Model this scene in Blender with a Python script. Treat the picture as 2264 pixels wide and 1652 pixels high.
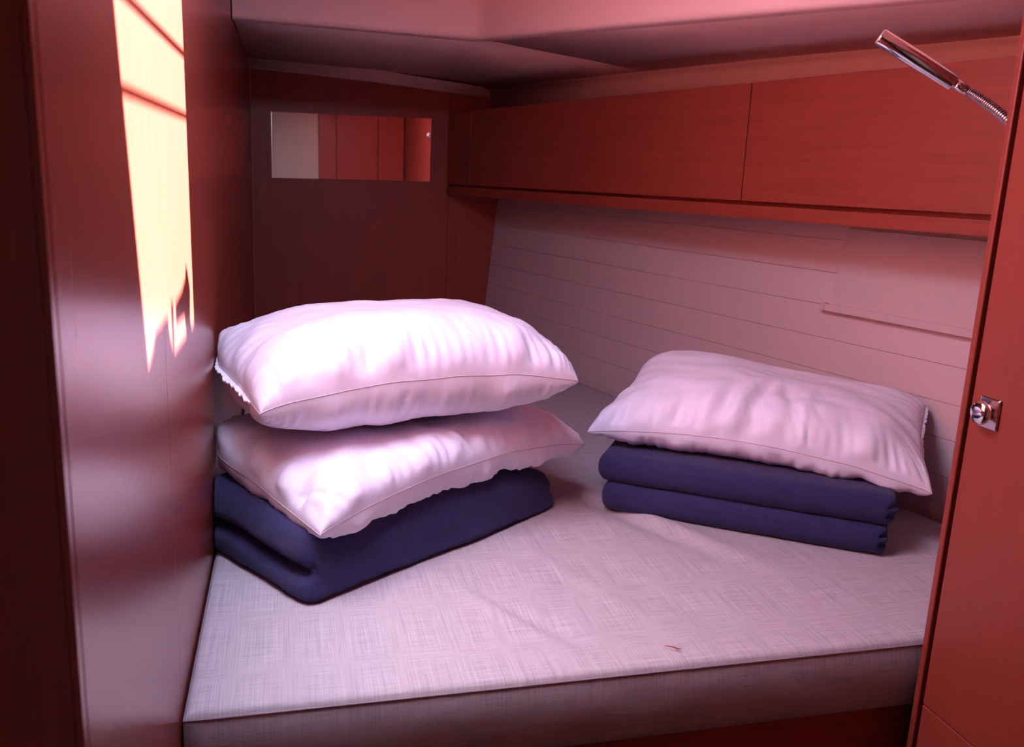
import bpy, math, random
from mathutils import Vector, Matrix, noise
sc = bpy.context.scene
for o in list(bpy.data.objects): bpy.data.objects.remove(o)
col = sc.collection
S, Z0 = 1.25, 0.05            # survey units -> metres; height of the cabin sole in survey units
def W(p): return Vector((p[0]*S, p[1]*S, (p[2]-Z0)*S))

# ------------------------------------------------------------------ camera
CAM = (0.105, 0.0, 1.10)
cd = bpy.data.cameras.new('camera'); cam = bpy.data.objects.new('camera', cd); col.objects.link(cam)
RT = Vector((0.96944, -0.24176, 0.04165)); DN = Vector((-0.01421, -0.22484, -0.97429)); FW = Vector((0.24491, 0.94393, -0.22140))
M = Matrix((RT, -DN, -FW)).transposed().to_4x4(); M.translation = W(CAM); cam.matrix_world = M
cd.sensor_width = 36.0; cd.lens = 36.0*1940.9/2264.0
cd.clip_start = 0.02; cd.clip_end = 60
cd.dof.use_dof = True; cd.dof.focus_distance = 1.30*S; cd.dof.aperture_fstop = 8.0
sc.camera = cam

# ------------------------------------------------------------------ daylight
SUN_EL = math.radians(60)
wd = bpy.data.worlds.new('sky'); sc.world = wd; wd.use_nodes = True
bg = wd.node_tree.nodes['Background']
bg.inputs['Color'].default_value = (0.66, 0.72, 1.08, 1); bg.inputs['Strength'].default_value = 19.0
sl = bpy.data.lights.new('sun', 'SUN'); sl.energy = 190.0; sl.angle = math.radians(0.6); sl.color = (0.76, 0.80, 0.92)
so = bpy.data.objects.new('sun', sl); col.objects.link(so)
so.rotation_euler = Vector((-math.cos(SUN_EL), 0, -math.sin(SUN_EL))).to_track_quat('-Z', 'Y').to_euler()
so.location = (2, 1, 4)
vs = sc.view_settings
vs.view_transform = 'Standard'; vs.look = 'None'; vs.gamma = 1.0; vs.exposure = 0.18; vs.use_curve_mapping = False
sc.cycles.max_bounces = 8; sc.cycles.diffuse_bounces = 6; sc.cycles.glossy_bounces = 4
sc.cycles.use_adaptive_sampling = True; sc.cycles.adaptive_threshold = 0.08; sc.cycles.adaptive_min_samples = 16
sc.cycles.sample_clamp_indirect = 12.0; sc.cycles.caustics_reflective = True
sc.cycles.use_denoising = True

# ------------------------------------------------------------------ materials
def newmat(name):
    m = bpy.data.materials.new(name); m.use_nodes = True
    nt = m.node_tree; return m, nt, nt.nodes['Principled BSDF'], nt.nodes.new, nt.links.new
def setin(b, **k):
    for n, v in k.items():
        b.inputs[n.replace('_', ' ')].default_value = v
def c4(c): return (c[0], c[1], c[2], 1)
def wood(name, dark, light, axis='Z', rough=0.3, coat=0.0, spec=0.5):
    m, nt, b, N, L = newmat(name)
    tc = N('ShaderNodeTexCoord'); mp = N('ShaderNodeMapping')
    s = {'X': (4, 130, 130), 'Y': (130, 4, 130), 'Z': (130, 130, 4)}[axis]
    mp.inputs['Scale'].default_value = s
    rot = N('ShaderNodeMapping'); rot.inputs['Rotation'].default_value = (0, 0, math.radians(-16.2) if 'cab' in name else 0)
    n1 = N('ShaderNodeTexNoise'); n1.inputs['Scale'].default_value = 1.0; n1.inputs['Detail'].default_value = 5; n1.inputs['Roughness'].default_value = 0.65
    n2 = N('ShaderNodeTexNoise'); n2.inputs['Scale'].default_value = 3.0; n2.inputs['Detail'].default_value = 2
    mx = N('ShaderNodeMix'); mx.data_type = 'RGBA'
    rmp = N('ShaderNodeMapRange'); rmp.inputs[1].default_value = 0.3; rmp.inputs[2].default_value = 0.7
    L(tc.outputs['Object'], rot.inputs['Vector']); L(rot.outputs[0], mp.inputs['Vector']); L(mp.outputs[0], n1.inputs['Vector']); L(tc.outputs['Object'], n2.inputs['Vector'])
    ad = N('ShaderNodeMath'); ad.operation = 'MULTIPLY_ADD'; ad.inputs[1].default_value = 0.75
    L(n1.outputs[0], ad.inputs[0]); 
    ml = N('ShaderNodeMath'); ml.operation = 'MULTIPLY'; ml.inputs[1].default_value = 0.25
    L(n2.outputs[0], ml.inputs[0]); L(ml.outputs[0], ad.inputs[2])
    L(ad.outputs[0], rmp.inputs[0]); L(rmp.outputs[0], mx.inputs['Factor'])
    mx.inputs['A'].default_value = c4(dark); mx.inputs['B'].default_value = c4(light)
    L(mx.outputs['Result'], b.inputs['Base Color'])
    bp = N('ShaderNodeBump'); bp.inputs['Strength'].default_value = 0.02; bp.inputs['Distance'].default_value = 0.001
    L(n1.outputs[0], bp.inputs['Height']); L(bp.outputs[0], b.inputs['Normal'])
    setin(b, Roughness=rough, Coat_Weight=coat, Coat_Roughness=0.2, Specular_IOR_Level=spec)
    return m
def plain(name, c, rough=0.5, var=0.06, scale=6.0, metal=0.0, bump=0.0, bscale=400, spec=0.5, sheen=0.0):
    m, nt, b, N, L = newmat(name)
    tc = N('ShaderNodeTexCoord'); n = N('ShaderNodeTexNoise'); n.inputs['Scale'].default_value = scale; n.inputs['Detail'].default_value = 4
    L(tc.outputs['Object'], n.inputs['Vector'])
    mx = N('ShaderNodeMix'); mx.data_type = 'RGBA'
    mx.inputs['A'].default_value = c4([x*(1-var) for x in c]); mx.inputs['B'].default_value = c4([min(1, x*(1+var)) for x in c])
    L(n.outputs[0], mx.inputs['Factor']); L(mx.outputs['Result'], b.inputs['Base Color'])
    setin(b, Roughness=rough, Metallic=metal, Specular_IOR_Level=spec, Sheen_Weight=sheen)
    if bump:
        n2 = N('ShaderNodeTexNoise'); n2.inputs['Scale'].default_value = bscale; n2.inputs['Detail'].default_value = 3
        L(tc.outputs['Object'], n2.inputs['Vector'])
        bp = N('ShaderNodeBump'); bp.inputs['Strength'].default_value = bump; bp.inputs['Distance'].default_value = 0.002
        L(n2.outputs[0], bp.inputs['Height']); L(bp.outputs[0], b.inputs['Normal'])
    return m
def weave(name, base, hi, lo):
    m, nt, b, N, L = newmat(name)
    tc = N('ShaderNodeTexCoord'); sx = N('ShaderNodeSeparateXYZ'); L(tc.outputs['Object'], sx.inputs[0])
    yz = N('ShaderNodeMath'); yz.operation = 'ADD'; L(sx.outputs['Y'], yz.inputs[0]); L(sx.outputs['Z'], yz.inputs[1])
    cb = N('ShaderNodeCombineXYZ'); L(sx.outputs['X'], cb.inputs['X']); L(yz.outputs[0], cb.inputs['Y'])
    hs = []
    for sc_ in ((900, 7, 1), (14, 900, 1)):
        mp = N('ShaderNodeMapping'); mp.inputs['Scale'].default_value = sc_
        n = N('ShaderNodeTexNoise'); n.inputs['Scale'].default_value = 1.0; n.inputs['Detail'].default_value = 3; n.inputs['Roughness'].default_value = 0.7
        L(cb.outputs[0], mp.inputs['Vector']); L(mp.outputs[0], n.inputs['Vector']); hs.append(n)
    wv = []
    for sc_ in ((1, 0, 0), (0, 1, 0)):
        pass
    ad = N('ShaderNodeMath'); ad.operation = 'ADD'; L(hs[0].outputs[0], ad.inputs[0]); L(hs[1].outputs[0], ad.inputs[1])
    mr = N('ShaderNodeMapRange'); mr.inputs[1].default_value = 0.72; mr.inputs[2].default_value = 1.28; L(ad.outputs[0], mr.inputs[0])
    cr = N('ShaderNodeValToRGB'); cr.color_ramp.elements[0].color = c4(lo); cr.color_ramp.elements[1].color = c4(hi)
    e = cr.color_ramp.elements.new(0.5); e.color = c4(base)
    L(mr.outputs[0], cr.inputs[0]); L(cr.outputs[0], b.inputs['Base Color'])
    bp = N('ShaderNodeBump'); bp.inputs['Strength'].default_value = 0.25; bp.inputs['Distance'].default_value = 0.001
    L(ad.outputs[0], bp.inputs['Height']); L(bp.outputs[0], b.inputs['Normal'])
    setin(b, Roughness=0.9, Specular_IOR_Level=0.2)
    return m
WD, WL = (0.240, 0.040, 0.024), (0.350, 0.062, 0.036)
WD2, WL2 = (0.268, 0.046, 0.027), (0.322, 0.056, 0.0325)
M_wall = wood('mahogany_wall_vertical', WD2, WL2, 'Z', 0.27, 0.15)
M_back = wood('mahogany_bulkhead', (0.29, 0.052, 0.034), (0.41, 0.076, 0.048), 'Z', 0.40)
M_front = wood('mahogany_entry_lit', (0.40, 0.064, 0.040), (0.54, 0.092, 0.058), 'Z', 0.40)  # lightened mahogany copy: extra brightness painted in for the mirror reflection
M_cab = wood('mahogany_cabinet', WD, WL, 'Y', 0.40)
M_cabv = wood('mahogany_end', WD, WL, 'Z', 0.40)
M_lock = wood('mahogany_locker', (0.240, 0.040, 0.0235), (0.290, 0.049, 0.029), 'Z', 0.42)
M_base = wood('mahogany_base', WD, WL, 'X', 0.45)
M_sole = wood('teak_sole', (0.07, 0.030, 0.015), (0.12, 0.05, 0.025), 'Y', 0.4)
M_gap = plain('dark_gap', (0.02, 0.008, 0.006), 0.8)
M_head = plain('headliner_vinyl', (0.84, 0.62, 0.60), 0.55, 0.03, 8, bump=0.05, bscale=900)
M_hull = plain('lining_paint', (0.68, 0.52, 0.52), 0.42, 0.03, 5, bump=0.03, bscale=600)
M_blind = plain('blind_fabric', (0.62, 0.47, 0.46), 0.7, 0.04, 60, bump=0.15, bscale=1500)
M_cream = plain('cream_panel', (0.80, 0.66, 0.50), 0.5, 0.04, 4)
M_pil = plain('pillow_cotton', (0.84, 0.80, 0.93), 0.6, 0.015, 20, bump=0.08, bscale=700, sheen=0.15)
M_seam = plain('pillow_thread', (0.62, 0.46, 0.52), 0.8)
M_fray = plain('frayed_cotton', (0.90, 0.86, 0.92), 0.8, bump=0.3, bscale=900)
M_blk = plain('navy_fleece', (0.037, 0.034, 0.110), 0.95, 0.15, 40, bump=0.5, bscale=900, spec=0.1, sheen=0.12)
M_mat = weave('linen_upholstery', (0.455, 0.40, 0.425), (0.60, 0.535, 0.565), (0.30, 0.255, 0.28))
M_pip = plain('upholstery_seam', (0.26, 0.18, 0.21), 0.9)
M_chr = plain('chrome', (0.86, 0.84, 0.86), 0.08, 0.02, metal=1.0)
M_ste = plain('brushed_steel', (0.55, 0.52, 0.55), 0.22, 0.05, metal=1.0)
M_mir = plain('mirror_silver', (0.93, 0.90, 0.88), 0.015, 0.0, metal=1.0)
M_mired = plain('mirror_ground_edge', (0.97, 0.88, 0.88), 0.22, 0.02, metal=1.0)
M_alu = plain('white_aluminium', (0.80, 0.78, 0.78), 0.4)
M_thr = plain('red_thread', (0.35, 0.06, 0.05), 0.9)

# ------------------------------------------------------------------ builders
ORG = {}
def link(o, parent):
    col.objects.link(o)
    if parent is not None: o.parent = parent
def tag(o, label=None, cat=None, group=None, kind=None):
    if label: o['label'] = label
    if cat: o['category'] = cat
    if group: o['group'] = group
    if kind: o['kind'] = kind
    return o
def thing(name, label, cat, base, group=None):
    o = bpy.data.objects.new(name, None); o.empty_display_size = 0.05; link(o, None)
    o.location = W(base); ORG[o.name] = W(base)
    return tag(o, label, cat, group)
def mk(name, verts, faces, mat, parent=None, smooth=False, bevel=0.0, label=None):
    wv = [W(v) for v in verts]
    if parent is not None: org = ORG[parent.name]
    else:
        xs, ys, zs = zip(*wv); org = Vector(((min(xs)+max(xs))/2, (min(ys)+max(ys))/2, min(zs)))
    me = bpy.data.meshes.new(name); me.from_pydata([v-org for v in wv], [], faces); me.update()
    me.materials.append(mat)
    import bmesh
    bm = bmesh.new(); bm.from_mesh(me); bmesh.ops.recalc_face_normals(bm, faces=bm.faces); bm.to_mesh(me); bm.free()
    if smooth: me.polygons.foreach_set('use_smooth', [True]*len(me.polygons))
    o = bpy.data.objects.new(name, me); link(o, parent)
    if parent is None: o.location = org
    ORG[o.name] = org
    if bevel:
        b = o.modifiers.new('edge', 'BEVEL'); b.width = bevel*S; b.segments = 2; b.limit_method = 'ANGLE'; b.angle_limit = math.radians(40)
    if label: o['label'] = label
    return o
HEXF = [(0, 3, 2, 1), (4, 5, 6, 7), (0, 1, 5, 4), (1, 2, 6, 5), (2, 3, 7, 6), (3, 0, 4, 7)]
def hexa(name, lo, hi, mat, parent=None, bevel=0.0, **k):      # lo, hi: four points each, same order
    return mk(name, list(lo)+list(hi), HEXF, mat, parent, bevel=bevel, **k)
def box(name, x0, x1, y0, y1, z0, z1, mat, parent=None, bevel=0.0, **k):
    q = [(x0, y0), (x1, y0), (x1, y1), (x0, y1)]
    return hexa(name, [(x, y, z0) for x, y in q], [(x, y, z1) for x, y in q], mat, parent, bevel, **k)
def prism(name, poly, dvec, mat, parent=None, bevel=0.0, **k):  # planar polygon pushed along a vector
    n = len(poly); d = Vector(dvec)
    v = [tuple(p) for p in poly]+[tuple(Vector(p)+d) for p in poly]
    f = [tuple(range(n)), tuple(range(2*n-1, n-1, -1))]+[(i, (i+1) % n, n+(i+1) % n, n+i) for i in range(n)]
    return mk(name, v, f, mat, parent, bevel=bevel, **k)
def tube_geo(pts, rad, n=12, closed=False, cap=True):
    pts = [Vector(p) for p in pts]; m = len(pts); v = []; f = []
    up = None
    for i, p in enumerate(pts):
        a = pts[(i-1) % m] if (closed or i) else p; b = pts[(i+1) % m] if (closed or i < m-1) else p
        t = (b-a).normalized()
        if up is None: up = Vector((0, 0, 1)) if abs(t.z) < .9 else Vector((1, 0, 0))
        s = t.cross(up).normalized(); up = s.cross(t).normalized()
        r = rad[i] if isinstance(rad, (list, tuple)) else rad
        for k in range(n):
            a_ = 2*math.pi*k/n; v.append(tuple(p+s*(r*math.cos(a_))+up*(r*math.sin(a_))))
    for i in range(m if closed else m-1):
        j = (i+1) % m
        for k in range(n): f.append((i*n+k, i*n+(k+1) % n, j*n+(k+1) % n, j*n+k))
    if cap and not closed:
        f.append(tuple(range(n-1, -1, -1))); f.append(tuple((m-1)*n+k for k in range(n)))
    return v, f
def tube(name, pts, rad, mat, parent=None, n=12, closed=False, smooth=True, **k):
    v, f = tube_geo(pts, rad, n, closed); return mk(name, v, f, mat, parent, smooth=smooth, **k)
def nz(x, y, z=0.0): return noise.noise(Vector((x, y, z)))
def struct(o, kind='structure'): o['kind'] = kind; return o

# ------------------------------------------------------------------ survey of the cabin
YB = 2.55                                                    # far bulkhead
def wx(y): return 0.0058*(y-0.5)                             # left bulkhead face
def hullx(y, z): return (1.29306-0.27814*y+0.08478*z)/0.95679
def cabx(y): return (1.23722-0.27914*y)/0.96025
CN = Vector((-0.96025, -0.27914, 0))                         # cabinet face normal, into the cabin

# ------------------------------------------------------------------ setting
floor = struct(box('floor', -0.95, 1.45, -1.0, 2.7, 0.02, 0.05, M_sole))
# left bulkhead: backing + proud veneer panels with grooves
wl = struct(hexa('wall_left', [(-0.04, 0.437, .05), (wx(.437)-.004, 0.437, .05), (wx(YB)-.004, YB, .05), (-0.04, YB, .05)],
                 [(-0.04, 0.437, 1.52), (wx(.437)-.004, 0.437, 1.52), (wx(YB)-.004, YB, 1.52), (-0.04, YB, 1.52)], M_wall))
def lpanel(name, y0, y1, proud=0.0):
    q = [(wx(y0)-.0038, y0), (wx(y0)+proud, y0), (wx(y1)+proud, y1), (wx(y1)-.0038, y1)]
    return hexa(name, [(a, b, .05) for a, b in q], [(a, b, 1.51) for a, b in q], M_wall, wl, 0.0003)
lpanel('edge_strip', 0.437, 0.4450)
lpanel('panel', 0.4472, 0.7857)
lpanel('panel', 0.7864, YB)
# dark return of the doorway at the near left, behind-camera walls
struct(box('wall_side', -0.95, -0.04, 0.437, 0.477, .05, 1.52, M_wall))
struct(box('wall_outer', -0.99, -0.95, -.41, 0.477, .05, 1.52, M_wall))
wf = struct(box('wall_front', -0.95, 1.45, -.41, -.37, .05, 1.52, M_back))
box('panel', -0.94, 0.285, -.369, -.355, .06, 1.49, M_cream, wf, 0.001)
box('door_jamb', 0.288, 0.388, -.369, -.345, .06, 1.49, M_front, wf, 0.002)
box('panel', 0.391, 0.630, -.369, -.352, .06, 1.49, M_front, wf, 0.001)
box('panel', 0.634, 0.786, -.369, -.352, .06, 1.49, M_front, wf, 0.001)
# far bulkhead with the mirror
wb = struct(box('wall_back', -0.04, 1.40, YB+.004, YB+.04, .05, 1.52, M_back))
box('panel', wx(YB), 0.5535, YB, YB+.0041, .05, 1.50, M_back, wb, 0.0006)
box('panel', 0.5550, 0.78, YB, YB+.0041, .05, 1.50, M_back, wb, 0.0006)
# hull side lining of planks
wr = struct(hexa('wall_right', [(hullx(.4, .05)+.05, .4, .05), (hullx(.4, .05)+.004, .4, .05), (hullx(YB, .05)+.004, YB, .05), (hullx(YB, .05)+.05, YB, .05)][::-1],
                 [(hullx(.4, 1.52)+.05, .4, 1.52), (hullx(.4, 1.52)+.004, .4, 1.52), (hullx(YB, 1.52)+.004, YB, 1.52), (hullx(YB, 1.52)+.05, YB, 1.52)][::-1], M_hull))
zs = [.47, .54, .605, .667, .725, .780, .838, .896, .954, 1.011, 1.07, 1.13]
for a, b in zip(zs[:-1], zs[1:]):
    a += .0003; b -= .0003
    q = [(0, .45), (0, YB-.002)]
    lo = [(hullx(.45, a), .45, a), (hullx(YB, a), YB-.001, a), (hullx(YB, a)+.0042, YB-.001, a), (hullx(.45, a)+.0042, .45, a)]
    hi = [(hullx(.45, b), .45, b), (hullx(YB, b), YB-.001, b), (hullx(YB, b)+.0042, YB-.001, b), (hullx(.45, b)+.0042, .45, b)]
    hexa('lining_plank', lo, hi, M_hull, wr, 0.0003)
struct(box('wall_quarter', 1.36, 1.45, -0.41, .45, .05, 1.52, M_hull))

# raised deckhead with the open deck hatch, soffit panels, fascia and cove
ZC = 1.50
HX0, HX1, HY0, HY1 = 0.005, 0.375, 0.52, 1.06
ceil = struct(box('ceiling', -0.99, 1.50, HY1, 2.70, ZC, ZC+.03, M_head))
box('deckhead_panel', -0.99, 1.50, -1.0, HY0, ZC, ZC+.03, M_head, ceil)
box('deckhead_panel', HX1, 1.50, HY0, HY1, ZC, ZC+.03, M_head, ceil)
box('deckhead_panel', -0.99, HX0, HY0, HY1, ZC, ZC+.03, M_head, ceil)
FL, FC, FR = (0.0, 1.820), (0.484, 1.838), (0.809, 1.047)
d = Vector((FR[0]-FC[0], FR[1]-FC[1])); FE = (FC[0]+d.x*1.62, FC[1]+d.y*1.62)     # runs on forward out of sight
zf = {'L': 1.366, 'C': 1.365, 'R': 1.330, 'E': 1.309}
yc1 = 0.50
def cb(y, off=0.0, z=0.0): p = Vector((cabx(y), y, z))+CN*off; return tuple(p)
def cp(y, off, z): return ((1.23722-off-.27914*y)/.96025, y, z)     # point at a given y on a plane parallel to the locker fronts
def loft(name, rows, thick=.003, off=1, mat=M_head, sub=0):
    n = len(rows[0]); v = [p for r in rows for p in r]; f = []
    for i in range(len(rows)-1):
        for j in range(n-1): f.append((i*n+j, i*n+j+1, (i+1)*n+j+1, (i+1)*n+j))
    o = mk(name, v, f, mat, ceil, smooth=True)
    if sub: m_ = o.modifiers.new('smooth', 'SUBSURF'); m_.levels = m_.render_levels = sub; m_.subdivision_type = 'SIMPLE' if sub < 0 else 'CATMULL_CLARK'; m_.boundary_smooth = 'PRESERVE_CORNERS'
    s_ = o.modifiers.new('thickness', 'SOLIDIFY'); s_.thickness = thick*S; s_.offset = 0
    return o
EB, EM = cp(2.53, -.095, 1.333), cp(1.862, -.095, 1.328)
loft('soffit_panel', [[(wx(2)+.001, 1.835, 1.3665), (.25, 1.842, 1.3662), (.49, 1.848, 1.3655), (.65, 1.853, 1.350), EM],
                      [(wx(2)+.001, 2.20, 1.3690), (.29, 2.20, 1.3655), (.52, 2.20, 1.3590), (.64, 2.20, 1.3460), cp(2.20, -.095, 1.3305)],
                      [(wx(YB)+.001, 2.53, 1.3700), (.34, 2.53, 1.3620), (.56, 2.53, 1.3490), (.62, 2.53, 1.3420), EB]])
def lr(a, b, t): return tuple(Vector(a)*(1-t)+Vector(b)*t)
fi = [(.492, 1.846, 1.3655), (.669, 1.411, 1.3480), (FE[0]-.10, FE[1]+.24, 1.326), (FE[0], FE[1], 1.309)]
fo = [(EM[0]+.0008, EM[1]-.0015, EM[2]), cp(1.44, -.095, 1.322), cp(.90, -.095, 1.311), cp(.5, -.095, 1.300)]
loft('soffit_panel', [fi, [lr(a, b, .35) for a, b in zip(fi, fo)], [tuple(Vector(lr(a, b, .75))+Vector((0, 0, .002))) for a, b in zip(fi, fo)], fo])
pth = [(wx(2)+.001, FL[1], zf['L']-.004), (FC[0]-.02, FC[1]-.0008, zf['C']-.004), (FC[0]-.006, FC[1]-.004, zf['C']-.004), (FC[0]+.003, FC[1]-.014, zf['C']-.004), (FC[0]+.010, FC[1]-.030, zf['C']-.0045), (FE[0], FE[1], zf['E']-.004)]
nrm_ = []
for k in range(len(pth)):
    a = Vector(pth[max(0, k-1)][:2]); b = Vector(pth[min(len(pth)-1, k+1)][:2]); d_ = (b-a).normalized(); nrm_.append(Vector((-d_.y, d_.x)))
v = []; f = []
sec = [(0, ZC-.001), (0, .012), (.0010, .0075), (.0035, .0030), (.008, .0006), (.014, 0), (.030, 0), (.030, ZC-.001)]   # cross-section with a rounded lip
for (x, y, z), n_ in zip(pth, nrm_):
    for o_, h_ in sec: v.append((x+n_.x*o_, y+n_.y*o_, h_ if h_ > 1 else z+h_))
m_ = len(sec)
for k in range(len(pth)-1):
    for q in range(m_): f.append((k*m_+q, k*m_+(q+1) % m_, (k+1)*m_+(q+1) % m_, (k+1)*m_+q))
f += [tuple(range(m_)), tuple((len(pth)-1)*m_+q for q in range(m_))]
fo_ = mk('fascia', v, f, M_head, ceil, smooth=True)
es = fo_.modifiers.new('split', 'EDGE_SPLIT'); es.split_angle = math.radians(50)
xa = wx(YB)+.002
loft('cove', [[(xa, YB-.001, 1.345), (.33, YB-.001, 1.331), (.668, YB-.001, 1.308)],
              [(xa, YB-.002, 1.353), (.33, YB-.002, 1.340), (.667, YB-.003, 1.318)],
              [(xa, YB-.007, 1.3625), (.33, YB-.007, 1.3520), (.664, YB-.009, 1.3275)],
              [(xa, YB-.026, 1.3702), (.33, YB-.026, 1.3625), (.652, YB-.026, 1.3335)]], .0015)
cy = [(2.545, 1.3330), (1.862, 1.3282), (1.2, 1.3170), (.5, 1.3000)]
loft('cove', [[cp(y, -.1185, 1.245) for y, z in cy], [cp(y, -.118, z-.040) for y, z in cy], [cp(y, -.116, z-.016) for y, z in cy],
              [cp(y, -.109, z-.005) for y, z in cy], [cp(y, -.092, z+.0004) for y, z in cy]], .0015)

# deck hatch: frame, bars and added plates that shape the sun patch's lower edge; the sunlight comes through it
tE = math.tan(SUN_EL); HZ = ZC+.004
def hp(y, z): return ((HZ-z)/tE, y, HZ)                       # where a sunbeam that lands at (y, z) on the left bulkhead passes the hatch
hatch = thing('deck_hatch', 'open deck hatch with thin bars above the striped sunlit strip', 'hatch', (0.19, 0.80, ZC))
inn = [hp(.702, .905), hp(1.012, .905), hp(1.012, 1.45), hp(.571, 1.45)]
out = [(HX1+.01, HY0-.01, HZ), (HX1+.01, HY1+.01, HZ), (HX0-.004, HY1+.01, HZ), (HX0-.004, HY0-.01, HZ)]
v = []
for zz in (0, .005):
    v += [(x, y, HZ+zz) for x, y, _ in out]+[(x, y, HZ+zz) for x, y, _ in inn]
f = []
for i in range(4):
    j = (i+1) % 4
    f += [(i, j, 4+j, 4+i), (8+i, 12+i, 12+j, 8+j), (i, 8+i, 8+j, j), (4+i, 4+j, 12+j, 12+i)]
mk('frame', v, f, M_alu, hatch)
for zw in (1.192, 1.130):
    a, b = hp(.55, zw+.001), hp(1.02, zw-.003)
    tube('bar', [(a[0], .53, HZ+.012), (b[0], 1.05, HZ+.012)], .0022, M_ste, hatch, 8)
D1 = [(.6943, .9342), (.7229, .9442), (.7382, .9539), (.8088, .9548), (.8147, .9366), (.8385, .914), (.83, .885), (.68, .885)]
D2 = [(.8329, .9633), (.848, .9608), (.8416, .90), (.8325, .90)]
D3 = [(.8634, .9574), (.9187, .9624), (.9491, .9709), (.9535, .9834), (.9671, .9756), (.985, .954), (.9735, .9218), (.9911, .9086),
      (1.0163, .9139), (1.03, .9062), (1.03, .885), (.84, .885), (.8388, .9148), (.9405, .9122), (.9288, .936), (.8638, .9389)]
for i, D in enumerate((D1, D2, D3)):
    prism(['thin_plate', 'shadow_sliver', 'shadow_cutout'][i], [(hp(y, z)[0], y, HZ+.006) for y, z in D], (0, 0, .003), M_ste, hatch)  # added unseen sun blockers, cut to the ragged shadow outline on the bulkhead
pl = bpy.data.lights.new('hatch_portal', 'AREA'); pl.shape = 'RECTANGLE'; pl.size = (HX1-HX0)*S; pl.size_y = (HY1-HY0)*S
po = bpy.data.objects.new('hatch_portal', pl); col.objects.link(po); po.location = W(((HX0+HX1)/2, (HY0+HY1)/2, HZ+.02)); pl.cycles.is_portal = True

# ------------------------------------------------------------------ berth
base = thing('berth_base', 'dark red wooden berth front below the mattress', 'berth base', (0.5, 1.5, .05))
box('front_panel', 0.004, hullx(.79, .3)-.006, 0.782, 0.800, .05, .514, M_base, base, 0.001)
prism('platform', [(0.02, .801, .495), (hullx(.801, .5)-.006, .801, .495), (hullx(2.54, .5)-.006, 2.54, .495), (0.02, 2.54, .495)], (0, 0, .0195), M_base, base)
MZ, MB, MF = 0.600, 0.5165, 0.7685
mat = thing('mattress', 'pinkish grey woven linen mattress filling the cabin berth', 'mattress', (0.5, 1.6, MB))
def mx(u, v):       # mattress outline, u across, v along
    y = MF+(2.543-MF)*v
    x0 = wx(y)+.003; x1 = hullx(y, .6)-.004
    return x0+(x1-x0)*u, y, x0, x1
def mtop(x, y):
    z = 0.0025*nz(x*3.1, y*3.1, 1)+0.0012*nz(x*9, y*7, 5)
    for cx_, cy_, ang, ln, w, a in ((.64, 1.13, -64, .16, .014, .0045), (.60, 1.16, -64, .15, .018, -.0035), (.33, .93, -60, .10, .012, .003), (.36, .90, -55, .10, .011, -.0026),
                                    (.47, .95, -65, .16, .014, .0016), (.54, .93, -66, .15, .016, -.0012), (.70, 1.05, -62, .14, .015, .0013), (.42, .86, -75, .08, .02, .001)):
        t = math.radians(ang); dx, dy = x-cx_, y-cy_
        p = dx*math.cos(t)+dy*math.sin(t); q = -dx*math.sin(t)+dy*math.cos(t)
        z += 1.7*a*math.exp(-(p/ln)**2-(q/w)**2)
    return z
NU, NV = 150, 200; R0 = .010
us = [0, .0012, .003, .006]+[.01+.98*i/(NU-8) for i in range(NU-7)]+[.994, .997, .9988, 1.0]
vv = [0, .0010, .0025, .0045, .007]+[.010+.985*(i/(NV-6))**1.3 for i in range(NV-5)]
vv[-1] = 1.0
v = []; f = []
for b_ in vv:
    for a_ in us:
        x, y, x0, x1 = mx(a_, b_)
        dd = min(x-x0, x1-x, y-MF, 1)
        drop = 0
        for e in (x-x0, x1-x, y-MF):
            if e < R0: drop = max(drop, R0-math.sqrt(max(0, R0*R0-(R0-e)**2)))
        k = min(1, dd/.05)
        v.append((x, y, MZ-drop*.75+mtop(x, y)*k))
nu = len(us)
for j in range(len(vv)-1):
    for i in range(nu-1): f.append((j*nu+i, j*nu+i+1, (j+1)*nu+i+1, (j+1)*nu+i))
mk('top_cover', v, f, M_mat, mat, smooth=True)
ze = MZ-R0*.75
rim = [(mx(0, 1)[0], 2.543)]+[(mx(0, 1-i/20)[0], mx(0, 1-i/20)[1]) for i in range(1, 20)]+[(mx(i/60, 0)[0], MF) for i in range(0, 61)]+[(mx(1, i/20)[0], mx(1, i/20)[1]) for i in range(1, 21)]
rim.append(rim[0]) if False else None
v = []; f = []; rows = 9
for k in range(rows):
    t = k/(rows-1); z = ze+(MB-ze)*t
    for (x, y) in rim:
        cx_, cy_ = .55, 1.6
        bl = .006*math.sin(math.pi*min(1, t*1.02))**.8 if abs(y-MF) < 1e-6 else 0
        w = .0012*nz(x*14, z*30, 3) if abs(y-MF) < 1e-6 else 0
        v.append((x, y-bl-w*math.sin(math.pi*t), z))
n = len(rim)
for k in range(rows-1):
    for i in range(n): f.append((k*n+i, k*n+(i+1) % n, (k+1)*n+(i+1) % n, (k+1)*n+i))
f.append(tuple((rows-1)*n+i for i in range(n)))
mk('side_band', v, f, M_mat, mat, smooth=True)
tube('seam', [(x, y-(.0003 if abs(y-MF) < 1e-6 else 0), ze+.0004) for x, y in rim[15:90]], .0009, M_pip, mat, 6)

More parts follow.
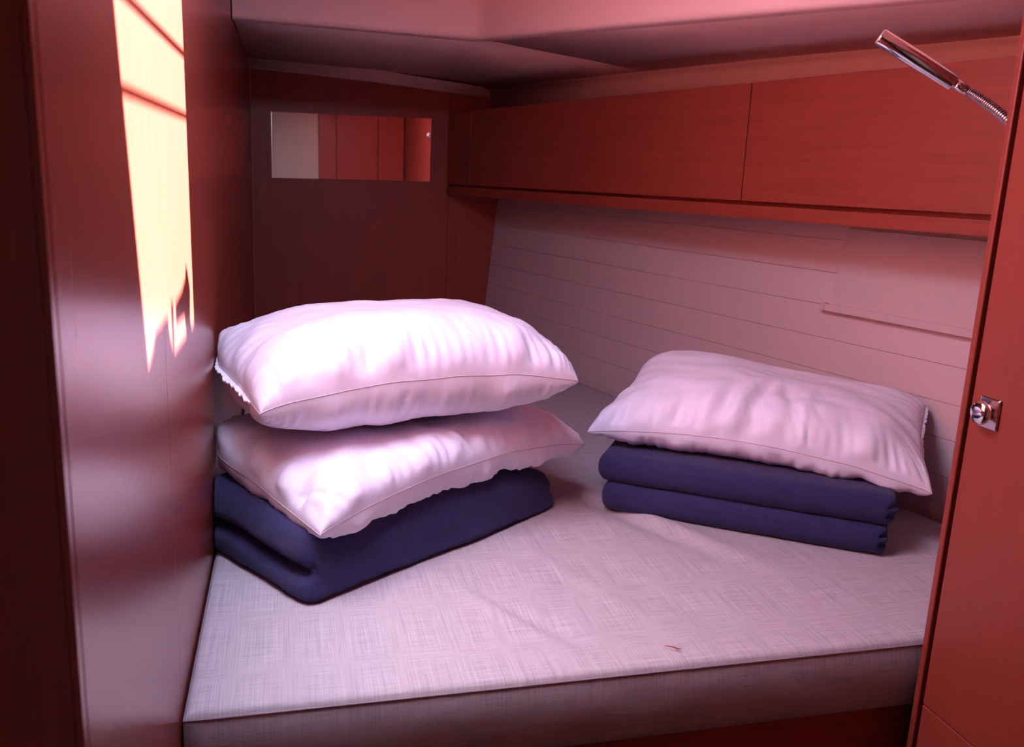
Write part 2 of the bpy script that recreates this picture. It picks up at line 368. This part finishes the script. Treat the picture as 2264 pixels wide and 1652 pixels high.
# ------------------------------------------------------------------ folded blankets
def rbox(ex, ey, org, Lx, Ly, H, rh, rt, rb, disp, shape, nx=70, ny=44, nzz=22):
    """rounded soft block: local x along ex, y along ey, z up from org"""
    idx = {}; v = []; f = []
    def add(i, j, k):
        key = (i, j, k)
        if key in idx: return idx[key]
        p = Vector((i/nx*Lx, j/ny*Ly, k/nzz*H))
        c = Vector((min(max(p.x, rh), Lx-rh), min(max(p.y, rh), Ly-rh), min(max(p.z, rb), H-rt)))
        rz = rt if p.z > c.z else rb
        q = Vector(((p.x-c.x)/rh, (p.y-c.y)/rh, (p.z-c.z)/rz))
        m = max(abs(q.x), abs(q.y), abs(q.z))
        if q.length > 1e-9: q = q*(m/q.length)
        nrm = q.normalized() if q.length > 1e-9 else Vector((0, 0, 1))
        p = c+Vector((q.x*rh, q.y*rh, q.z*rz))
        p = p+nrm*disp(p, nrm); p = shape(p)
        wpt = Vector(org)+Vector(ex)*p.x+Vector(ey)*p.y+Vector((0, 0, p.z))
        wpt.x = max(wpt.x, wx(wpt.y)+.0025)
        idx[key] = len(v); v.append(tuple(wpt)); return idx[key]
    def quad(a, b, c, d): f.append((a, b, c, d))
    for i in range(nx):
        for j in range(ny):
            for k in (0, nzz): quad(add(i, j, k), add(i+1, j, k), add(i+1, j+1, k), add(i, j+1, k))
    for i in range(nx):
        for k in range(nzz):
            for j in (0, ny): quad(add(i, j, k), add(i+1, j, k), add(i+1, j, k+1), add(i, j, k+1))
    for j in range(ny):
        for k in range(nzz):
            for i in (0, nx): quad(add(i, j, k), add(i, j+1, k), add(i, j+1, k+1), add(i, j, k+1))
    return v, f
ez = Vector((0, 0, 1))
# left blanket: one soft fold whose end shows two leaves
exl, eyl = Vector((.834, .552, 0)), Vector((-.552, .834, 0))
BLo = (.121, .952, .6015); BLL, BLD, BLH = .468, .275, .084
def dl(p, n):
    a = .0028*nz(p.x*13, p.y*13, p.z*20+3)+.0012*nz(p.x*34, p.y*34, p.z*40)
    g = 0
    if n.x < -.15: g = -.016*min(1, -n.x*1.4)*math.exp(-((p.z-.036-.012*nz(p.y*9, 2))/.0085)**2)
    if n.x > .15: g = -.010*min(1, n.x)*math.exp(-((p.z-.040)/.007)**2)
    return a+g
def sl_(p):
    q = p.copy(); u = p.x/BLL
    k = 1-.40*max(0, (u-.62)/.38)**1.3; q.z *= k
    q.y += .012*max(0, (u-.5)/.5)**2-.010*math.exp(-((u-.0)/.18)**2)*(1-p.y/BLD)*(p.z/BLH)*0
    t = p.z/BLH
    q.y += .014*t*(1-p.y/BLD)                                    # front face leans back
    q.x += .006*t*(1-u)
    return q
bl = thing('folded_blanket', 'navy folded blanket beneath the two stacked pillows', 'blanket', (.25, 1.2, .60), 'folded navy blankets')
v, f = rbox(exl, eyl, BLo, BLL, BLD, BLH, .018, .040, .009, dl, sl_, 90, 60, 28)
mk('fold', v, f, M_blk, bl, smooth=True)
# right blanket: two leaves
exr, eyr = Vector((.825, -.565, 0)), Vector((.565, .825, 0))
br = thing('folded_blanket', 'navy folded blanket beneath the single pillow beside the locker', 'blanket', (.8, 1.2, .60), 'folded navy blankets')
def dr(seed, H):
    def fn(p, n):
        a = .0016*nz(p.x*11, p.y*11, seed+p.z*15)+.0008*nz(p.x*40, p.y*40, seed)
        if n.x > .3: a += -.007*math.exp(-((p.z-H*.36)/.0045)**2)-.006*math.exp(-((p.z-H*.70)/.004)**2)+.004*nz(p.z*140, p.y*30, seed)
        return a
    return fn
def shr(k0):
    def fn(p):
        q = p.copy(); q.z += .004*math.sin(p.x*7+k0)*0; return q
    return fn
v, f = rbox(exr, eyr, (.563, 1.196, .6015), .412, .25, .045, .016, .021, .018, dr(3, .045), shr(0), 80, 44, 16)
mk('lower_leaf', v, f, M_blk, br, smooth=True)
v, f = rbox(exr, eyr, (.556, 1.203, .6455), .428, .25, .045, .016, .020, .021, dr(8, .045), shr(1), 80, 44, 16)
mk('upper_leaf', v, f, M_blk, br, smooth=True)

# ------------------------------------------------------------------ pillows
def smax(a, b, k):
    h = max(k-abs(a-b), 0)/k; return max(a, b)+h*h*k*.25
def smin(a, b, k): return -smax(-a, -b, k)
def pillow(name, label, corners, Tt, Tb, crown, pinch, seed, edge=None, top=None, bot=None, pucker=(1, 1, 1, 1), creases=(), group='white pillows on the berth', fray=None, xcl=True, ab=(3.2, .42), corner=.014):
    A, B, Cc, D = [Vector(c) for c in corners]
    Lu, Lv = (B-A).length, (D-A).length
    NU, NV = 150, 104
    def par(i, n):                                    # denser rows towards the seams
        t = i/n; return .5-.5*math.cos(math.pi*t)*(1-.12)-.5*.12*(1-2*t)
    def P(u, v):
        u2 = u+pinch[0]*4*v*(1-v)*(1-2*u); v2 = v+pinch[1]*4*u*(1-u)*(1-2*v)
        cr_ = corner*(abs(2*u-1)*abs(2*v-1))**7                  # soft corners
        u2 += (.5-u2)*cr_; v2 += (.5-v2)*cr_
        p = A*(1-u2)*(1-v2)+B*u2*(1-v2)+Cc*u2*v2+D*(1-u2)*v2
        p.z += crown*16*u*(1-u)*v*(1-v)
        if edge: p.z += edge(u, v)
        p.z += .0022*nz(u*7, v*5, seed+40)
        return p
    def prof(u, v):
        a, b = ab
        return ((1-abs(2*u-1)**a)**b)*((1-abs(2*v-1)**a)**b)
    def wr(u, v, side):
        w = 0
        for q, (s, d_) in enumerate(((u*Lu, v*Lv), (v*Lv, (1-u)*Lu), (u*Lu, (1-v)*Lv), (v*Lv, u*Lu))):
            g = 1-math.exp(-d_/.003)
            n1 = nz(s*62+d_*8, d_*6, seed+q*7+side*3); n2 = nz(s*26-d_*10, d_*9, seed+q*5+20+side*2)
            reach = .026+.03*max(0, nz(s*30, q, seed+9))
            n3 = nz(s*44+d_*22, d_*4, seed+q*3+60+side)
            w += pucker[q]*g*(.0085*(.28-abs(n1)*1.3)*math.exp(-d_/reach)+.0105*n2*math.exp(-d_/.055)-.0055*max(0, .16-abs(n3))/.16*max(0, nz(s*17, q+.5, seed+33))*math.exp(-d_/.075))
        w += .0038*nz(u*4.2, v*3.2, seed+side*11)+.0022*nz(u*11+v*5, v*8-u*4, seed+side*4)
        return w*min(1, prof(u, v)*3.4)
    US = [par(i, NU) for i in range(NU+1)]; VS = [par(j, NV) for j in range(NV+1)]
    grid = {}
    for side in (1, -1):
        B0 = []
        for i in range(NU+1):
            row = []
            for j in range(NV+1):
                u, v = US[i], VS[j]; p = P(u, v)
                if i not in (0, NU) and j not in (0, NV):
                    s = prof(u, v)
                    if side > 0:
                        z = p.z+Tt*s
                        if top is not None: z = smin(z, top(p.x, p.y), .03)
                    else:
                        z = p.z-Tb*s
                        if bot is not None: z = smax(z, bot(p.x, p.y), .008)
                        z = min(z, p.z+Tt*s*.8)
                    p.z = z
                row.append(p)
            B0.append(row)
        G = [[q.copy() for q in r] for r in B0]
        for i in range(1, NU):
            for j in range(1, NV):
                u, v = US[i], VS[j]
                n = (B0[i+1][j]-B0[i-1][j]).cross(B0[i][j+1]-B0[i][j-1]).normalized()
                if n.z*side < 0: n = -n
                w = wr(u, v, side)
                if side > 0:
                    for (cu, cv, ang, ln, wd_, am) in creases:
                        t = math.radians(ang); dx, dy = (u-cu)*Lu, (v-cv)*Lv
                        a_ = dx*math.cos(t)+dy*math.sin(t); b_ = -dx*math.sin(t)+dy*math.cos(t)
                        w += am*math.exp(-(a_/ln)**2-(b_/wd_)**2)
                else: w *= .8
                q = B0[i][j]+n*w
                if side > 0 and top is not None: q.z = min(q.z, top(q.x, q.y)+.002)
                if side < 0 and bot is not None: q.z = max(q.z, bot(q.x, q.y)-.001)
                G[i][j] = q
        grid[side] = G
    idx = {}; vts = []; fcs = []
    def add(i, j, side):
        bd = i in (0, NU) or j in (0, NV)
        key = (i, j, 0 if bd else side)
        if key in idx: return idx[key]
        p = grid[1 if bd else side][i][j].copy()
        if xcl and p.x < wx(p.y)+.030:
            lim = wx(p.y)+.0035
            p.x = smax(p.x, lim+.0015*nz(p.y*50, p.z*50, seed), .016)
            p.x = max(p.x, lim)
        idx[key] = len(vts); vts.append(tuple(p)); return idx[key]
    for i in range(NU):
        for j in range(NV):
            for sd in (1, -1): fcs.append((add(i, j, sd), add(i+1, j, sd), add(i+1, j+1, sd), add(i, j+1, sd)))
    t = thing(name, label, 'pillow', ((A.x+B.x+Cc.x+D.x)/4, (A.y+B.y+Cc.y+D.y)/4, min(q[2] for q in vts)), group)
    body = mk('cover', vts, fcs, M_pil, t, smooth=True)
    loop = [(i, 0) for i in range(NU)]+[(NU, j) for j in range(NV)]+[(NU-i, NV) for i in range(NU)]+[(0, NV-j) for j in range(NV)]
    tube('seam', [vts[idx[(i, j, 0)]] for i, j in loop], .00055, M_seam, t, 5, closed=True)
    if fray:
        e, s0, s1, w_ = fray                          # edge 'L' or 'R', range, width
        rng = random.Random(seed); vv_, ff = [], []
        js = [j for j in range(0, NV+1) if s0 <= j/NV <= s1]
        for q, j in enumerate(js):
            p = Vector(vts[idx[((0 if e == 'L' else NU), j, 0)]]); u, v = (0 if e == 'L' else 1), par(j, NV)
            o = ((D-A).cross(Vector((0, 0, 1)))).normalized(); o = -o if e == 'L' else o
            wdt = w_*(.55+.45*rng.random())*math.sin(math.pi*min(1, max(0.02, (q+.3)/len(js))))**.4
            p2 = p+o*wdt+Vector((0, 0, .002*rng.uniform(-1, 1)-.001))
            if p2.x < wx(p2.y)+.002: p2.x = wx(p2.y)+.002
            vv_ += [tuple(p+Vector((0, 0, .0012))), tuple(p2+Vector((0, 0, .0008))), tuple(p2-Vector((0, 0, .0008))), tuple(p-Vector((0, 0, .0012)))]
        for q in range(len(js)-1):
            a_ = q*4; b_ = a_+4
            for k in range(3): ff.append((a_+k, a_+k+1, b_+k+1, b_+k))
        mk('frayed_edge', vv_, ff, M_fray, t)
    return t
def blk_top(ex, ey, org, L, D, ztop, r):
    o = Vector(org)
    def fn(x, y):
        dx, dy = x-o.x, y-o.y; a = dx*ex.x+dy*ex.y; b = dx*ey.x+dy*ey.y
        e = min(a, L-a, b, D-b+.2)
        if e > r: return ztop
        if e < -.004: return -9
        e = max(e, 0); return ztop-r*(1-math.sqrt(max(0, 1-((r-e)/r)**2)))
    return fn
CT = .757
bt = blk_top(exl, eyl, BLo, BLL, BLD+.2, .6865, .045)
pillow('pillow', 'white pillow squeezed between the upper pillow and the navy blanket', [(.134, .950, .690), (.553, 1.242, .692), (.41, 1.50, .715), (-.035, 1.245, .722)],
       .064, .062, .012, (.015, .02), 11, top=lambda x, y: CT, bot=lambda x, y: bt(x, y) if bt(x, y) > 0 else -9,
       edge=lambda u, v: .026*math.sin(math.pi*u)**.7*(1-v)**2, pucker=(1.3, 1, .7, 1.2))
pillow('pillow', 'white pillow on top of the two-pillow stack by the left wall', [(.068, 1.022, .815), (.492, 1.112, .826), (.452, 1.43, .835), (-.022, 1.285, .835)],
       .080, .072, .004, (.02, .03), 5, bot=lambda x, y: CT+.001, edge=lambda u, v: .022*math.sin(math.pi*u)**.7*(1-v)**2, pucker=(1.0, .6, .6, 1.0), fray=('L', .25, .8, .009))
rt_ = blk_top(exr, eyr, (.556, 1.203, .6), .428, .25, .6915, .02)
pillow('pillow', 'white wrinkled pillow lying on the folded blanket beside the locker', [(.550, 1.248, .711), (.970, .970, .690), (1.078, 1.135, .772), (.745, 1.47, .775)],
       .062, .050, .004, (.03, .02), 23, bot=lambda x, y: rt_(x, y), edge=lambda u, v: .026*math.sin(math.pi*u)**.8*(1-v)**2, pucker=(.95, .4, .2, .25), fray=('R', .35, .95, .006), xcl=False,
       creases=((.50, .22, 80, .07, .010, -.007), (.45, .20, 76, .06, .011, .006), (.58, .25, 98, .06, .010, -.006), (.64, .20, 85, .05, .010, .005), (.36, .12, 88, .05, .010, .005), (.41, .12, 88, .045, .009, -.006), (.64, .74, 0, .13, .07, -.018)))

# ------------------------------------------------------------------ mirror
mir = thing('wall_mirror', 'narrow frameless mirror on the dark far bulkhead', 'mirror', (.28, YB, 1.063))
mq = [(.0655, 1.0630), (.4975, 1.0690), (.4985, 1.2425), (.0665, 1.2365)]
yy = YB-.0006
prism('glass', [(x, YB-.0050, z) for x, z in mq], (0, .0044, 0), M_mir, mir)
prism('ground_edge', [(.0640, YB-.0052, 1.0628), (.0653, YB-.0052, 1.0628), (.0663, YB-.0052, 1.2367), (.0650, YB-.0052, 1.2367)], (0, .0046, 0), M_mired, mir)
prism('ground_edge', [(.4977, YB-.0052, 1.0688), (.4990, YB-.0052, 1.0688), (.5000, YB-.0052, 1.2427), (.4987, YB-.0052, 1.2427)], (0, .0046, 0), M_mired, mir)

# ------------------------------------------------------------------ overhead lockers along the hull
ov = thing('overhead_locker', 'row of red wooden overhead lockers above the white hull lining', 'cabinet', (0.75, 1.8, 1.035))
def cslab(name, y0, y1, za, zb, o0, o1, mat, par, bevel=.0008, **k):     # slab parallel to the locker fronts
    lo = [cb(y0, o1, za[0]), cb(y1, o1, za[1]), cb(y1, o0, za[1]), cb(y0, o0, za[0])]
    hi = [cb(y0, o1, zb[0]), cb(y1, o1, zb[1]), cb(y1, o0, zb[1]), cb(y0, o0, zb[0])]
    return hexa(name, lo, hi, mat, par, bevel, **k)
def zt(y): return 1.2605+(2.55-y)*.0075
def zb_(y): return 1.0645+(2.55-y)*.006
YE = .768
cslab('body', 2.495, YE, (1.0385, 1.050), (1.258, 1.268), -.145, -.017, M_cab, ov)
def doorslab(nm, y0, y1, mat): return cslab(nm, y0, y1, (zb_(y0), zb_(y1)), (zt(y0), zt(y1)), -.0165, 0, mat, ov)
doorslab('end_stile', 2.5445, 2.4135, M_cab)
doorslab('door', 2.4105, 1.9195, M_cab)
doorslab('door', 1.9165, 1.4255, M_cab)
doorslab('door', 1.4225, YE, M_cab)
cslab('rail', 2.5445, YE, (1.0335, 1.0465), (1.0590, 1.0680), -.0168, .0015, M_cab, ov, .002)

# ------------------------------------------------------------------ roller blind on the hull
def hp3(y, z, o): n = Vector((-0.95679, -0.27814, 0.08478)); return tuple(Vector((hullx(y, z), y, z))+n*o)
bd = thing('roller_blind', 'pale roller blind pulled down over the hull window beside the locker', 'blind', (1.1, 1.1, .885))
prism('fabric', [hp3(1.352, 1.031, .009), hp3(.90, 1.031, .009), hp3(.90, .893, .009), hp3(1.352, .893, .009)], Vector((-0.95679, -0.27814, 0.08478))*.0008, M_blind, bd)
prism('bottom_bar', [hp3(1.362, .8995, .006), hp3(.89, .8995, .006), hp3(.89, .8865, .006), hp3(1.362, .8865, .006)], Vector((-0.95679, -0.27814, 0.08478))*.008, M_blind, bd, .0015)
prism('end_cap', [hp3(1.371, .9005, .001), hp3(1.363, .9005, .001), hp3(1.363, .8860, .001), hp3(1.371, .8860, .001)], Vector((-0.95679, -0.27814, 0.08478))*.012, M_blind, bd, .001)
prism('window_trim', [hp3(1.345, 1.031, .0005), hp3(.90, 1.031, .0005), hp3(.90, .90, .0005), hp3(1.345, .90, .0005)], Vector((-0.95679, -0.27814, 0.08478))*.003, M_hull, bd)

# ------------------------------------------------------------------ hanging locker at the right
LX = .790
lk = thing('hanging_locker', 'tall red wooden locker with a chrome push latch at the right', 'locker', (1.05, 0.0, .05))
box('carcass', LX+.018, 1.355, -.345, .752, .05, 1.495, M_lock, lk)
box('edge_stile', LX, LX+.0175, .7445, .7525, .05, 1.495, M_lock, lk, .0015)
dr_ = box('door', LX, LX+.0175, -.19, .7375, .5385, 1.47, M_lock, lk, .001)
box('lower_panel', LX, LX+.0175, -.19, .7375, .05, .5370, M_lock, lk, .001)
box('side_panel', LX, LX+.0175, -.345, -.194, .05, 1.495, M_lock, lk, .001)
# push latch
ky, kz = .711, .885
lt = box('thin_plate', LX-.0028, LX, ky-.0130, ky+.0130, kz-.0160, kz+.0160, M_chr, dr_, .0016, label='square chrome latch plate')
prof_ = [(0, .0085), (.0035, .0088), (.0055, .0100), (.0085, .0118), (.0120, .0124), (.0150, .0116), (.0172, .0092), (.0184, .0055), (.0188, .0012)]
v = []; f = []; n = 28
for (d_, r) in prof_:
    for k in range(n):
        a_ = 2*math.pi*k/n; v.append((LX-.0028-d_*.72, ky+.001+r*math.cos(a_), kz+.0005+r*math.sin(a_)))
for i in range(len(prof_)-1):
    for k in range(n): f.append((i*n+k, i*n+(k+1) % n, (i+1)*n+(k+1) % n, (i+1)*n+k))
f.append(tuple(range(n))); f.append(tuple((len(prof_)-1)*n+k for k in range(n)))
mk('latch_button', v, f, M_chr, dr_, smooth=True, label='domed chrome latch button')

# ------------------------------------------------------------------ reading lamp on the back of the locker
lp = thing('reading_lamp', 'slim chrome gooseneck reading lamp near the ceiling', 'lamp', (.86, .757, 1.15))
tip, hd = Vector((.741, .900, 1.2645)), Vector((.8125, .860, 1.2175))
ax = (hd-tip).normalized(); cl = hd+ax*.0165
tube('head', [tip, tip+ax*.0006, tip+ax*.0012, hd-ax*.001, hd-ax*.0003, hd], [.0086, .0091, .0094, .0094, .0090, .0084], M_chr, lp, 28)
tube('lens', [tip+ax*.0002, tip-ax*.0004], [.0078, .0074], M_alu, lp, 20)
tube('collar', [hd-ax*.0005, cl], .0056, M_chr, lp, 20)
p0, p1, p2, p3 = cl, cl+ax*.030, Vector((.846, .800, 1.176)), Vector((.856, .758, 1.128))
def bez(t): return p0*(1-t)**3+p1*3*t*(1-t)**2+p2*3*t*t*(1-t)+p3*t**3
NN = 240
tube('gooseneck', [bez(i/NN) for i in range(NN+1)], [.0044+.0012*abs(math.sin(i*math.pi/6.0)) for i in range(NN+1)], M_ste, lp, 14)
tube('wall_base', [(.856, .7528, 1.128), (.856, .7575, 1.128), (.856, .7590, 1.128)], [.016, .016, .013], M_chr, lp, 24)

# ------------------------------------------------------------------ a loose thread on the mattress
tube('loose_thread', [(.499, .801, .6030), (.506, .797, .6034), (.510, .793, .6030), (.515, .792, .6028)], [.0003, .0007, .0008, .0003], M_thr, None, 6)
tag(bpy.data.objects['loose_thread'], 'tiny dark red thread lying on the mattress near its front', 'thread')
